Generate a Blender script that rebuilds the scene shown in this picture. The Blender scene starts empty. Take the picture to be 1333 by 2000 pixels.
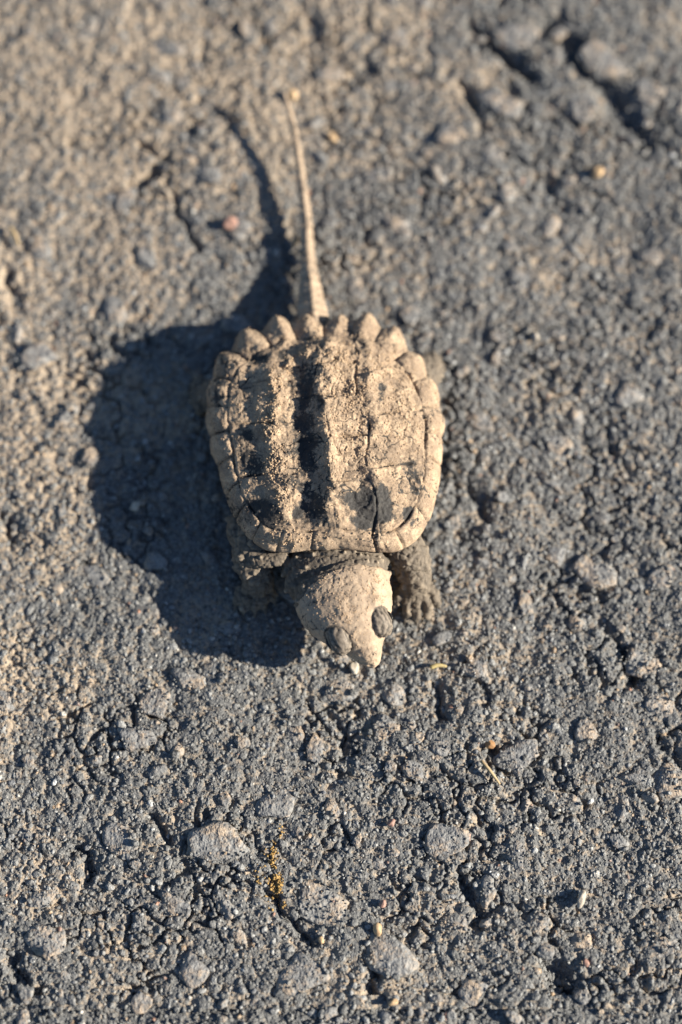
import bpy, math
import numpy as np
from mathutils import Vector, Matrix

# ------------------------------------------------------------------ camera, sky, sun, exposure
# All authoring is in millimetres (a hatchling turtle about 30 mm long); MM turns it into metres.
MM = 0.001
TILT = math.radians(15.0)          # the lens looks down, leaning 15 degrees away from the vertical
DIST = 220.0                       # focus distance
FOCUS = np.array([0.0, 0.0, 11.2])
FWD = np.array([0.0, math.sin(TILT), -math.cos(TILT)])
UPV = np.array([0.0, math.cos(TILT), math.sin(TILT)])
RGT = np.array([1.0, 0.0, 0.0])
CAM = FOCUS - DIST * FWD
LENS = 64.0
PX = 36.0 / LENS / 2000.0          # slope per photograph pixel

scene = bpy.context.scene
cam_d = bpy.data.cameras.new('camera')
cam_d.sensor_fit = 'VERTICAL'
cam_d.sensor_height = 36.0
cam_d.sensor_width = 24.0
cam_d.lens = LENS
cam_d.clip_start = 0.005
cam_d.clip_end = 200.0
cam_d.dof.use_dof = True
cam_d.dof.focus_distance = (DIST + 1.2) * MM
cam_d.dof.aperture_fstop = 6.4
cam = bpy.data.objects.new('camera', cam_d)
scene.collection.objects.link(cam)
cam.location = Vector(CAM * MM)
cam.rotation_euler = (TILT, 0, 0)
scene.camera = cam

SUN_EL = math.radians(26.0)
SUN_AZ = math.radians(-5.0)        # from +x (right), a little towards the viewer
sun_dir = np.array([math.cos(SUN_EL) * math.cos(SUN_AZ), math.cos(SUN_EL) * math.sin(SUN_AZ), math.sin(SUN_EL)])

world = bpy.data.worlds.new('World')
scene.world = world
world.use_nodes = True
wn = world.node_tree.nodes
bg = wn['Background']
sky = wn.new('ShaderNodeTexSky')
sky.sky_type = 'NISHITA'
sky.sun_disc = False
sky.sun_elevation = SUN_EL
sky.sun_rotation = math.pi / 2 - SUN_AZ      # measured from +y, clockwise
world.node_tree.links.new(sky.outputs[0], bg.inputs[0])
sky.ozone_density = 4.2
sky.dust_density = 0.4
bg.inputs[1].default_value = 0.056

sun_d = bpy.data.lights.new('sun', 'SUN')
sun_d.energy = 5.0
sun_d.angle = math.radians(0.53)
sun_d.color = (1.0, 0.93, 0.80)
sun = bpy.data.objects.new('sun', sun_d)
scene.collection.objects.link(sun)
sun.rotation_euler = Vector(sun_dir).to_track_quat('Z', 'Y').to_euler()

scene.view_settings.view_transform = 'Standard'
scene.view_settings.look = 'None'
scene.view_settings.exposure = 1.27
scene.view_settings.gamma = 1.0
scene.view_settings.use_curve_mapping = False
scene.cycles.use_denoising = True
scene.cycles.denoiser = 'OPENIMAGEDENOISE'
scene.cycles.denoising_input_passes = 'RGB_ALBEDO_NORMAL'
scene.cycles.denoising_prefilter = 'ACCURATE'
scene.cycles.max_bounces = 5
scene.cycles.diffuse_bounces = 3
scene.cycles.glossy_bounces = 2
scene.cycles.sample_clamp_indirect = 4.0

rng = np.random.RandomState(11)


def P(px, py, h=0.0):
    """point of the place seen at a pixel of the photograph, standing h mm above the ground"""
    d = FWD + (px - 666.5) * PX * RGT - (py - 1000.0) * PX * UPV
    return CAM + d * ((h - CAM[2]) / d[2])


def to_px(p):
    q = p - CAM
    z = q @ FWD
    return 666.5 + (q @ RGT) / z / PX, 1000.0 - (q @ UPV) / z / PX


# ------------------------------------------------------------------ noise in numpy
TAB = rng.rand(1 << 16)
TAB2 = rng.rand(1 << 16)


def _h(ix, iy, iz, seed):
    return ((ix * 73856093) ^ (iy * 19349663) ^ (iz * 83492791) ^ (seed * 2654435 + 977)) & 0xFFFF


def vnoise(p, seed=0):
    """value noise in -1..1, p is (n,3) or (n,2)"""
    if p.shape[1] == 2:
        p = np.column_stack([p, np.zeros(len(p))])
    i = np.floor(p).astype(np.int64)
    f = p - i
    f = f * f * f * (f * (f * 6 - 15) + 10)
    r = 0
    for dx in (0, 1):
        wx = f[:, 0] if dx else 1 - f[:, 0]
        for dy in (0, 1):
            wy = f[:, 1] if dy else 1 - f[:, 1]
            for dz in (0, 1):
                wz = f[:, 2] if dz else 1 - f[:, 2]
                r = r + wx * wy * wz * TAB[_h(i[:, 0] + dx, i[:, 1] + dy, i[:, 2] + dz, seed)]
    return r * 2 - 1


def fbm(p, seed=0, octaves=4, gain=0.5):
    r, a, t = 0, 1.0, 0.0
    for o in range(octaves):
        r = r + a * vnoise(p * (2.03 ** o) + 17.3 * o, seed + o)
        t += a
        a *= gain
    return r / t


def worley(p, seed=0):
    """F1, F2 and a random value per cell; 2D or 3D"""
    two = p.shape[1] == 2
    if two:
        p = np.column_stack([p, np.zeros(len(p))])
    i = np.floor(p).astype(np.int64)
    f1 = np.full(len(p), 9.0)
    f2 = np.full(len(p), 9.0)
    idv = np.zeros(len(p))
    for dx in (-1, 0, 1):
        for dy in (-1, 0, 1):
            for dz in ((0,) if two else (-1, 0, 1)):
                c = i + np.array([dx, dy, dz])
                h = _h(c[:, 0], c[:, 1], c[:, 2], seed)
                ox, oy, oz = TAB[h], TAB2[h], TAB[(h * 31 + 7) & 0xFFFF]
                d = (c[:, 0] + ox - p[:, 0]) ** 2 + (c[:, 1] + oy - p[:, 1]) ** 2
                if not two:
                    d = d + (c[:, 2] + oz - p[:, 2]) ** 2
                m = d < f1
                f2 = np.where(m, f1, np.minimum(f2, d))
                idv = np.where(m, TAB2[(h * 17 + 3) & 0xFFFF], idv)
                f1 = np.where(m, d, f1)
    return np.sqrt(f1), np.sqrt(f2), idv


def sstep(a, b, x):
    t = np.clip((x - a) / (b - a), 0, 1)
    return t * t * (3 - 2 * t)


# ------------------------------------------------------------------ mesh and object helpers
def mesh_from(name, verts_mm, faces, smooth=True, attrs=None, cols=None):
    """faces is an (n,k) int array; verts in mm"""
    me = bpy.data.meshes.new(name)
    v = np.ascontiguousarray(np.asarray(verts_mm, dtype=np.float64) * MM, dtype=np.float32)
    f = np.ascontiguousarray(faces, dtype=np.int32)
    n, k = f.shape
    me.vertices.add(len(v))
    me.vertices.foreach_set('co', v.ravel())
    me.loops.add(n * k)
    me.loops.foreach_set('vertex_index', f.ravel())
    me.polygons.add(n)
    me.polygons.foreach_set('loop_start', np.arange(0, n * k, k, dtype=np.int32))
    me.polygons.foreach_set('loop_total', np.full(n, k, dtype=np.int32))
    me.update(calc_edges=True)
    me.validate()
    if smooth:
        me.polygons.foreach_set('use_smooth', np.ones(len(me.polygons), dtype=bool))
    for an, av in (attrs or {}).items():
        a = me.attributes.new(an, 'FLOAT', 'POINT')
        a.data.foreach_set('value', np.ascontiguousarray(av, dtype=np.float32))
    for an, av in (cols or {}).items():
        a = me.attributes.new(an, 'FLOAT_COLOR', 'POINT')
        a.data.foreach_set('color', np.ascontiguousarray(np.column_stack([av, np.ones(len(av))]), dtype=np.float32).ravel())
    return me


def link(name, me, mat=None, parent=None, label=None, cat=None, group=None, kind=None, loc=None):
    o = bpy.data.objects.new(name, me)
    scene.collection.objects.link(o)
    if me is not None and mat is not None and len(me.materials) == 0:
        me.materials.append(mat)
    if parent is not None:
        o.parent = parent
    if loc is not None:
        o.location = loc
    for k, v in (('label', label), ('category', cat), ('group', group), ('kind', kind)):
        if v:
            o[k] = v
    return o


class Mat:
    def __init__(self, name, rough=0.85, spec=0.3):
        self.m = bpy.data.materials.new(name)
        self.m.use_nodes = True
        self.t = self.m.node_tree
        self.b = self.t.nodes['Principled BSDF']
        self.b.inputs['Roughness'].default_value = rough
        self.b.inputs['Specular IOR Level'].default_value = spec
        g = self.t.nodes.new('ShaderNodeNewGeometry')
        self.pos = g.outputs['Position']
        self.n = self.t.nodes
        tc = self.n.new('ShaderNodeTexCoord')
        self.obj = tc.outputs['Object']

    def l(self, a, b):
        self.t.links.new(a, b)

    def put(self, a, sock):
        if hasattr(a, 'links'):
            self.l(a, sock)
        else:
            sock.default_value = a if not isinstance(a, tuple) or len(a) == 4 else (*a, 1.0)

    def attr(self, name, fac=True):
        a = self.n.new('ShaderNodeAttribute')
        a.attribute_name = name
        return a.outputs['Fac' if fac else 'Color']

    def noise(self, scale_mm, detail=4, rough=0.55, vec=None):
        """scale_mm is the feature size in mm"""
        x = self.n.new('ShaderNodeTexNoise')
        x.inputs['Scale'].default_value = 1000.0 / scale_mm
        x.inputs['Detail'].default_value = detail
        x.inputs['Roughness'].default_value = rough
        self.l(vec or self.pos, x.inputs['Vector'])
        return x.outputs['Fac']

    def voro(self, scale_mm, feature='F1', vec=None, out='Distance'):
        x = self.n.new('ShaderNodeTexVoronoi')
        x.feature = feature
        x.inputs['Scale'].default_value = 1000.0 / scale_mm
        self.l(vec or self.pos, x.inputs['Vector'])
        return x.outputs[out]

    def ramp(self, fac, a, b, lo=0.0, hi=1.0):
        x = self.n.new('ShaderNodeMapRange')
        x.interpolation_type = 'SMOOTHSTEP'
        for i, v in enumerate((fac, a, b, lo, hi)):
            self.put(v, x.inputs[i])
        return x.outputs[0]

    def math(self, op, a, b=0.0):
        x = self.n.new('ShaderNodeMath')
        x.operation = op
        self.put(a, x.inputs[0])
        self.put(b, x.inputs[1])
        return x.outputs[0]

    def mix(self, fac, a, b, mode='MIX'):
        x = self.n.new('ShaderNodeMix')
        x.data_type = 'RGBA'
        x.blend_type = mode
        self.put(fac, x.inputs[0])
        self.put(a, x.inputs[6])
        self.put(b, x.inputs[7])
        return x.outputs[2]

    def color(self, c):
        self.put(c, self.b.inputs['Base Color'])

    def rough(self, r):
        self.put(r, self.b.inputs['Roughness'])

    def bump(self, h, dist_mm, strength=1.0):
        x = self.n.new('ShaderNodeBump')
        x.inputs['Distance'].default_value = dist_mm * MM
        x.inputs['Strength'].default_value = strength
        self.put(h, x.inputs['Height'])
        if self.b.inputs['Normal'].links:
            self.l(self.b.inputs['Normal'].links[0].from_socket, x.inputs['Normal'])
        self.l(x.outputs[0], self.b.inputs['Normal'])


TAN = (0.40, 0.285, 0.185)
TAN_D = (0.27, 0.19, 0.125)
BITUMEN = (0.088, 0.086, 0.084)


# ------------------------------------------------------------------ materials
def mat_asphalt():
    m = Mat('asphalt', 0.88, 0.25)
    d = m.attr('dust')
    far = m.attr('far')
    va, vb = m.voro(1.25), m.voro(0.6)
    joint = m.math('ADD', m.math('MULTIPLY', va, 0.55), m.math('MULTIPLY', vb, 0.35))
    d = m.math('ADD', d, m.math('MULTIPLY', far, m.math('SUBTRACT', joint, 0.42)))
    n1 = m.noise(0.5, 5, 0.65)
    f = m.math('ADD', d, m.math('MULTIPLY', m.math('SUBTRACT', n1, 0.5), 0.9))
    tan = m.mix(m.noise(2.2, 4), (0.39, 0.298, 0.208), (0.27, 0.224, 0.175))
    grey = m.mix(m.ramp(m.noise(0.3, 4, 0.65), 0.3, 0.7), (0.065, 0.066, 0.067), (0.195, 0.191, 0.182))
    m.color(m.mix(m.ramp(f, 0.42, 0.85), grey, tan))
    m.bump(m.math('MULTIPLY', far, m.math('SUBTRACT', 1.0, joint)), 0.9, 1.0)
    m.bump(m.math('MULTIPLY', far, m.noise(4.5, 3)), 2.5, 1.0)
    m.bump(m.noise(0.42, 2, 0.6), 0.34, 1.0)
    return m.m


def mat_grit():
    m = Mat('grit', 0.72, 0.4)
    c = m.attr('tint', False)
    d = m.attr('dust')
    c = m.mix(0.6, c, m.mix(m.ramp(m.noise(0.25, 4, 0.65), 0.3, 0.7), (0.25, 0.25, 0.26), (1.85, 1.82, 1.76)), 'MULTIPLY')
    # thin grey-beige film of dust, and tan dust caught lower down
    c = m.mix(m.ramp(m.noise(0.7, 4, 0.7), 0.42, 0.62, 0.0, 0.75), c, (0.21, 0.203, 0.19))
    f = m.math('ADD', d, m.math('MULTIPLY', m.math('SUBTRACT', m.noise(0.45, 4, 0.65), 0.5), 1.1))
    f = m.ramp(f, 0.45, 0.95, 0.0, 0.92)
    tan = m.mix(m.noise(1.7, 3), (0.39, 0.298, 0.208), (0.27, 0.224, 0.175))
    m.color(m.mix(f, c, tan))
    m.rough(m.ramp(m.noise(0.5, 2), 0.35, 0.65, 0.32, 0.85))
    m.bump(m.noise(0.42, 2, 0.6), 0.30, 1.0)
    return m.m


def mat_stone():
    m = Mat('aggregate', 0.7, 0.35)
    oi = m.n.new('ShaderNodeObjectInfo')
    base = m.mix(oi.outputs['Random'], (0.12, 0.121, 0.124), (0.215, 0.212, 0.205))
    base = m.mix(m.ramp(m.noise(0.8, 5, 0.7), 0.38, 0.60), m.mix(0.65, base, (0.04, 0.04, 0.042)), base)
    base = m.mix(m.ramp(m.noise(1.3, 6, 0.75), 0.42, 0.62, 0.0, 0.8), base, (0.24, 0.232, 0.218))
    f = m.math('ADD', m.math('MULTIPLY', m.noise(3.0, 4), 0.6), m.math('MULTIPLY', m.noise(0.45, 5, 0.75), 0.55))
    f = m.ramp(f, 0.52, 0.72, 0.0, 0.8)
    m.color(m.mix(f, base, (0.38, 0.28, 0.19)))
    m.bump(m.noise(1.5, 3, 0.65), 0.65, 1.0)
    m.bump(m.noise(0.5, 1, 0.5), 0.18, 1.0)
    return m.m


def mat_mudshell():
    m = Mat('muddy_shell', 0.9, 0.2)
    d = m.attr('mud')
    f = m.math('ADD', d, m.math('MULTIPLY', m.math('SUBTRACT', m.noise(0.42, 6, 0.75), 0.5), 1.5))
    f = m.ramp(f, 0.28, 0.66)
    tan = m.mix(m.ramp(m.noise(1.3, 5, 0.6), 0.3, 0.7), (0.55, 0.405, 0.27), (0.38, 0.272, 0.18))
    tan = m.mix(m.ramp(m.noise(3.0, 4, 0.6), 0.40, 0.64, 0.0, 0.75), tan, (0.235, 0.175, 0.125))
    tan = m.mix(m.ramp(m.noise(0.2, 4, 0.75), 0.40, 0.60, 0.0, 0.55), tan, (0.15, 0.105, 0.072))
    tan = m.mix(m.ramp(m.noise(0.12, 2, 0.6), 0.66, 0.74, 0.0, 0.6), tan, (0.62, 0.52, 0.40))
    dark = m.mix(m.noise(0.35, 5, 0.7), (0.013, 0.015, 0.018), (0.07, 0.06, 0.05))
    m.color(m.mix(f, dark, tan))
    m.rough(m.ramp(f, 0.0, 1.0, 0.5, 0.93))
    m.bump(m.noise(0.45, 5, 0.7), 0.16, 0.8)
    m.bump(m.noise(0.12, 4, 0.7), 0.07, 0.9)
    return m.m


def mat_skin():
    m = Mat('scaly_skin', 0.75, 0.35)
    mud = m.attr('mud')
    wart = m.attr('wart')
    n = m.noise(0.5, 5, 0.68)
    f = m.ramp(m.math('ADD', mud, m.math('MULTIPLY', m.math('SUBTRACT', n, 0.5), 0.9)), 0.3, 0.66)
    skin = m.mix(m.noise(0.6, 4), (0.04, 0.034, 0.028), (0.17, 0.135, 0.10))
    skin = m.mix(wart, skin, m.mix(m.noise(0.9, 3), (0.34, 0.265, 0.185), (0.22, 0.178, 0.13)))
    tan = m.mix(m.ramp(m.noise(1.6, 5), 0.3, 0.7), (0.45, 0.335, 0.23), (0.32, 0.236, 0.163))
    tan = m.mix(m.ramp(m.noise(0.15, 3, 0.7), 0.35, 0.65, 0.0, 0.3), tan, (0.17, 0.125, 0.09))
    m.color(m.mix(f, skin, tan))
    m.bump(m.noise(0.3, 5, 0.7), 0.09, 0.8)
    m.bump(m.noise(0.1, 3, 0.7), 0.045, 0.7)
    return m.m


def mat_plain(name, a, b, size=0.4, rough=0.8, bump=0.05, spec=0.3):
    m = Mat(name, rough, spec)
    m.color(m.mix(m.ramp(m.noise(size, 4, 0.6), 0.3, 0.7), a, b))
    if bump:
        m.bump(m.noise(size * 0.4, 4, 0.65), bump, 0.8)
    return m.m


M_ASPHALT, M_GRIT, M_STONE = mat_asphalt(), mat_grit(), mat_stone()
M_SHELL, M_SKIN = mat_mudshell(), mat_skin()
def mat_lid():
    m = Mat('eyelid_skin', 0.65, 0.35)
    m.color(m.mix(m.attr('fold'), m.mix(m.noise(0.4, 3), (0.26, 0.21, 0.16), (0.17, 0.138, 0.107)), (0.035, 0.029, 0.023)))
    m.bump(m.noise(0.3, 2), 0.08, 0.8)
    return m.m


M_LID = mat_lid()
M_EYE = mat_plain('eye_dark', (0.01, 0.009, 0.008), (0.03, 0.025, 0.02), 0.3, 0.12, 0.0, 0.6)
M_CLAW = mat_plain('claw_horn', (0.05, 0.042, 0.035), (0.16, 0.13, 0.10), 0.3, 0.5, 0.02)
M_CRUMB = mat_plain('dirt_crumb', (0.52, 0.375, 0.24), (0.33, 0.23, 0.15), 0.3, 0.92, 0.05, 0.15)


# ------------------------------------------------------------------ the asphalt: height of the dusty binder
CRACKS = [  # (pixel points, half width mm, depth mm)
    ([(1085, 40), (1120, 85), (1165, 140), (1215, 215), (1260, 260)], 1.9, 1.8),
    ([(920, 45), (985, 90), (1030, 150)], 1.0, 1.7),
    ([(905, 160), (935, 215), (950, 245)], 0.7, 1.2),
    ([(255, 375), (270, 345), (300, 330), (325, 300)], 0.8, 1.5),
    ([(275, 280), (300, 292)], 0.7, 1.4),
    ([(345, 385), (360, 440), (385, 480)], 0.6, 1.1),
    ([(535, 1755), (570, 1790), (605, 1835)], 0.7, 1.4),
    ([(300, 1600), (320, 1640)], 0.7, 1.2), ([(150, 1660), (175, 1715)], 0.8, 1.4),
    ([(910, 1710), (920, 1755), (935, 1800)], 0.9, 1.5),
    ([(1075, 1880), (1105, 1930), (1140, 1975)], 1.2, 1.8),
    ([(1295, 1440), (1330, 1500)], 0.8, 0.9), ([(960, 1460), (985, 1500)], 1.0, 1.5),
    ([(1215, 1270), (1235, 1325)], 1.0, 1.5), ([(20, 1880), (60, 1950)], 0.9, 1.5),
    ([(720, 1885), (740, 1960)], 0.9, 1.5), ([(845, 1330), (860, 1400)], 0.6, 1.2),
    ([(10, 540), (30, 590)], 1.0, 1.4), ([(0, 1010), (30, 1045)], 0.6, 1.0),
    ([(655, 1610), (680, 1640)], 0.6, 1.1), ([(1055, 345), (1100, 400)], 0.6, 0.9),
    ([(170, 1090), (185, 1130)], 0.5, 1.0), ([(640, 1385), (665, 1440)], 0.5, 0.9),
    ([(1180, 820), (1200, 880)], 0.6, 0.9), ([(920, 960), (950, 1000)], 0.7, 1.1),
]
CRACKS = [(np.array([P(x, y)[:2] for x, y in pts]), w, d) for pts, w, d in CRACKS]


def seg_dist(p, a, b):
    ab = b - a
    t = np.clip(((p - a) @ ab) / (ab @ ab), 0, 1)
    return np.linalg.norm(p - a - t[:, None] * ab, axis=1)


def crack_depth(p):
    r = np.zeros(len(p))
    q = p + 1.3 * np.column_stack([fbm(p * 0.45, 71, 3, 0.6), fbm(p * 0.45, 74, 3, 0.6)])
    for pts, w, d in CRACKS:
        lo, hi = pts.min(0) - 4, pts.max(0) + 4
        m = (q[:, 0] > lo[0]) & (q[:, 0] < hi[0]) & (q[:, 1] > lo[1]) & (q[:, 1] < hi[1])
        if not m.any():
            continue
        s = q[m]
        e = np.full(len(s), 99.0)
        for a, b in zip(pts[:-1], pts[1:]):
            e = np.minimum(e, seg_dist(s, a, b))
        r[m] = np.maximum(r[m], d * np.exp(-(e / w) ** 2 * 1.2))
    return r


def binder_low(p):
    return 0.6 * fbm(p / 17.0, 3, 3) + 0.45 * fbm(p / 5.5, 9, 2) - 0.45


def worn(z, low, cap=0.13, k=0.33):
    """tyres have worn the tops down: whatever stands above the cap is pressed flat"""
    e = z - low - cap
    return np.where(e > 0, low + cap + k * e, z)


def granules(p):
    """packed rounded granules, 0 in the joints to 1 on top"""
    wp = p + 0.22 * np.column_stack([vnoise(p / 0.7, 15), vnoise(p / 0.7, 16)])
    fa, fb, ia = worley(wp / 1.35, 22)
    fc, fd, ic = worley(wp / 0.66, 23)
    A = (1 - np.clip(fa / 0.72, 0, 1) ** 2) * (0.4 + 0.8 * ia)
    B = (1 - np.clip(fc / 0.72, 0, 1) ** 2) * (0.4 + 0.8 * ic)
    return A, B


def binder(p, fade=None, low=False):
    """binder surface height in mm"""
    k = 1.0 if fade is None else fade
    z = binder_low(p)
    f1, f2, _ = worley(p / 3.6 + 0.4 * np.column_stack([vnoise(p / 1.6, 5), vnoise(p / 1.6, 6)]), 21)
    z = z - k * 0.95 * np.exp(-((f2 - f1) / 0.10) ** 2) * sstep(-0.1, 0.45, fbm(p / 8.0, 33, 2))
    A, B = granules(p)
    z = z + k * (0.46 * A + 0.20 * B - 0.25 + 0.22 * fbm(p / 0.9, 14, 3, 0.7))
    return worn(z, binder_low(p)) - crack_depth(p)


def dustiness(p):
    """where the road is dusty: more in the far left corner and in broad drifts"""
    u = sstep(-5, 80, 0.8 * p[:, 1] - 1.15 * p[:, 0])
    return np.clip(-0.04 + 0.42 * u + 0.50 * fbm(p / 9.0, 40, 3), 0, 1)


def axis_coords(lo, hi, step, far, growth=1.22):
    a = list(np.arange(lo, hi + step * 0.5, step))
    s, v, out = step, a[-1], []
    while v < far:
        s *= growth
        v += s
        out.append(v)
    s, v, pre = step, a[0], []
    while v > -far:
        s *= growth
        v -= s
        pre.append(v)
    return np.array(pre[::-1] + a + out)


def grid_faces(nx, ny):
    i = np.arange(nx * ny).reshape(ny, nx)
    return np.stack([i[:-1, :-1], i[:-1, 1:], i[1:, 1:], i[1:, :-1]], -1).reshape(-1, 4)


def ground_dust(p, far):
    gA, gB = granules(p)
    near_d = 0.20 + 0.75 * dustiness(p) + 0.30 * (1 - gA) + 0.25 * (1 - gB) - 0.01 - 0.3 * sstep(0.5, 1.5, crack_depth(p))
    return np.clip(np.where(far > 0, 0.20 + 0.75 * (dustiness(p) * (far < 90) + 0.12 * (far >= 90)) + 0.06, near_d), 0, 1.2)


# fine sheet under the picture, a coarser one all round it that goes on to the horizon
X0, X1, Y0, Y1 = -50.0, 50.0, -58.0, 88.0
xs, ys = np.arange(X0, X1 + 0.1, 0.2), np.arange(Y0, Y1 + 0.1, 0.2)
gx, gy = np.meshgrid(xs, ys)
gp = np.column_stack([gx.ravel(), gy.ravel()])
gz = binder(gp)
gf = grid_faces(len(xs), len(ys))
g_dust = ground_dust(gp, np.zeros(len(gp)))
xo, yo = axis_coords(-150, 150, 1.3, 20000), axis_coords(-150, 180, 1.3, 20000)
ox, oy = np.meshgrid(xo, yo)
op = np.column_stack([ox.ravel(), oy.ravel()])
o_far = np.maximum(np.maximum(X0 - op[:, 0], op[:, 0] - X1), np.maximum(Y0 - op[:, 1], op[:, 1] - Y1))
oz = binder_low(op) * (1 - sstep(40, 95, o_far)) - 0.45 * sstep(40, 95, o_far) - 0.35 * sstep(2.0, -1.0, o_far)
of = grid_faces(len(xo), len(yo))
of = of[(o_far[of] > -2.0).all(1)]
used, inv = np.unique(of, return_inverse=True)
of = inv.reshape(-1, 4)
o_dust = ground_dust(op[used], np.maximum(o_far[used], 0.01))
g_me = mesh_from('ground', np.vstack([np.column_stack([gp, gz]), np.column_stack([op, oz])[used]]), np.vstack([gf, of + len(gp)]), True,
                 {'dust': np.concatenate([g_dust, o_dust]), 'far': np.concatenate([np.zeros(len(gp)), np.ones(len(used))])})
ground = link('ground', g_me, M_ASPHALT, kind='structure', label='old weathered asphalt with tan dust between dark grains')


# ------------------------------------------------------------------ prototypes of stones and grains
def ico(sub):
    import bmesh
    bm = bmesh.new()
    bmesh.ops.create_icosphere(bm, subdivisions=sub, radius=1.0)
    bm.verts.ensure_lookup_table()
    v = np.array([x.co[:] for x in bm.verts])
    f = np.array([[x.index for x in t.verts] for t in bm.faces])
    bm.free()
    return v, f


ICO1, ICO2, ICO3 = ico(1), ico(2), ico(3)


def lump(base, seed, jag=0.28, cuts=5):
    """an angular stone: a ball cut by planes, then roughened"""
    r = np.random.RandomState(seed)
    v = base[0].copy()
    for _ in range(cuts):
        n = r.normal(size=3)
        n /= np.linalg.norm(n)
        d = r.uniform(0.55, 0.85)
        s = v @ n
        v = v - np.maximum(s - d, 0)[:, None] * n
    v *= (1 + jag * 0.5 * vnoise(base[0] * 1.7 + seed * 3.1, seed))[:, None]
    v *= (1 + jag * 0.25 * vnoise(base[0] * 4.0 + seed * 1.3, seed + 1))[:, None]
    return v


def slab(seed, a, b, c):
    """a worn flat-topped angular piece of aggregate set in the road"""
    r_ = np.random.RandomState(seed + 900)
    v = ICO3[0].copy()
    rad = np.linalg.norm(v[:, :2], axis=1)
    ang = np.arctan2(v[:, 1], v[:, 0])
    xy = np.column_stack([np.cos(ang), np.sin(ang)]) * (rad ** 0.5)[:, None]
    for k in range(5):
        t = (k + r_.uniform(-0.4, 0.4)) * 2 * np.pi / 5
        n = np.array([np.cos(t), np.sin(t)])
        xy = xy - np.maximum(xy @ n - r_.uniform(0.5, 0.85), 0)[:, None] * n
    xy = xy * (1 + 0.10 * vnoise(xy * 4 + seed, 6))[:, None]
    z = np.sign(v[:, 2]) * np.abs(v[:, 2]) ** 0.6 * c
    v2 = np.column_stack([xy[:, 0] * a, xy[:, 1] * b, z])
    v2[:, 2] += 0.20 * fbm(v2 / 0.8 + seed, 8, 3, 0.6) + 0.22 * vnoise(v2 / 2.2 + seed, 4)
    v2[:, :2] += 0.22 * np.column_stack([fbm(v2 / 0.7 + seed, 10, 2), fbm(v2 / 0.7 + seed, 11, 2)])
    return v2


# ------------------------------------------------------------------ 300 pieces of aggregate, each a part of the road
BIG = [  # pixel x, y, half sizes in px, rotation in degrees
    (625, 1765, 78, 55, -25), (430, 1650, 75, 42, 10), (545, 1572, 52, 32, 20), (752, 1422, 44, 30, 0), (760, 1868, 62, 40, -40),
    (1250, 1292, 48, 34, -30), (1160, 1120, 62, 36, -25), (1085, 1082, 36, 26, 0), (1010, 1475, 52, 38, 15), (930, 1305, 40, 24, 0),
    (870, 1645, 52, 36, 10), (1290, 1130, 40, 30, 20), (300, 1370, 50, 36, 30), (270, 1440, 45, 30, -10), (90, 1840, 52, 38, 20),
    (590, 1905, 60, 40, 0), (230, 1640, 48, 34, -15), (1180, 120, 75, 48, -35), (1010, 70, 60, 44, -20), (1270, 180, 46, 34, -20),
    (975, 200, 58, 36, -30), (880, 260, 44, 30, 10), (240, 390, 30, 46, -15), (1230, 770, 46, 34, 0), (740, 340, 40, 26, 0),
    (70, 700, 52, 36, 20), (1180, 1840, 55, 38, 30), (1270, 1750, 44, 30, 0), (480, 1960, 52, 36, -20), (330, 1860, 44, 32, 12),
    (985, 1880, 48, 34, 22), (1090, 1620, 44, 30, -12), (680, 1610, 36, 26, 5), (110, 1500, 46, 32, 0), (330, 780, 44, 30, 15),
    (250, 1000, 40, 30, -25), (80, 1210, 40, 28, 10), (1120, 560, 40, 28, -10), (900, 520, 38, 26, 14), (620, 40, 55, 36, 0),
    (360, 60, 50, 34, 18), (120, 180, 46, 30, -20), (80, 420, 44, 30, 8), (430, 560, 36, 26, 0), (1290, 560, 44, 30, 24),
]
stones = []   # x, y, a, b, rot for keeping grains off the tops
srng = np.random.RandomState(5)


def add_stone(x, y, a, b, rot, seed, lift=0.0, me=None, scale=None):
    z = binder_low(np.array([[x, y]]))[0]
    tilt = srng.normal(0, 0.06, 2)
    o = link('aggregate_stone', me, M_STONE, ground)
    o.location = (x * MM, y * MM, (z + lift) * MM)
    o.rotation_euler = (tilt[0], tilt[1], rot)
    if scale:
        o.scale = scale
    stones.append((x, y, a, b, rot))


for i, (px, py, hx, hy, rot) in enumerate(BIG[:26]):
    p = P(px, py)
    a, b = hx * 0.064, hy * 0.068
    c = 0.8
    me = mesh_from('aggregate_stone', slab(i, a, b, c), ICO3[1])
    add_stone(p[0], p[1], a, b, math.radians(rot), i, -0.40 + 0.12 * srng.rand(), me)
PROTO = [mesh_from('aggregate_stone', slab(100 + k, 1.0, 0.8, 0.6), ICO3[1]) for k in range(6)]
PROTO += [mesh_from('aggregate_stone', lump(ICO3, 200 + k, 0.3, 7) * np.array([1, 0.85, 0.7]), ICO3[1]) for k in range(10)]
tries = 0
while len(stones) < 300 and tries < 6000:
    tries += 1
    px, py = srng.uniform(-10, 1343), srng.uniform(-20, 2010)
    p = P(px, py)
    r = 0.8 + 1.7 * srng.rand() ** 2.0
    if any((p[0] - s[0]) ** 2 + (p[1] - s[1]) ** 2 < (r + 0.8 * max(s[2], s[3])) ** 2 for s in stones):
        continue
    me = PROTO[srng.randint(len(PROTO))]
    sc = (r, r * srng.uniform(0.7, 1.1), r * srng.uniform(0.55, 0.9) if r < 1.3 else 0.95)
    add_stone(p[0], p[1], sc[0], sc[1] * 0.85, srng.uniform(0, 6.28), tries, srng.uniform(-0.28, 0.03), me, sc)
ST = np.array(stones)


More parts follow.
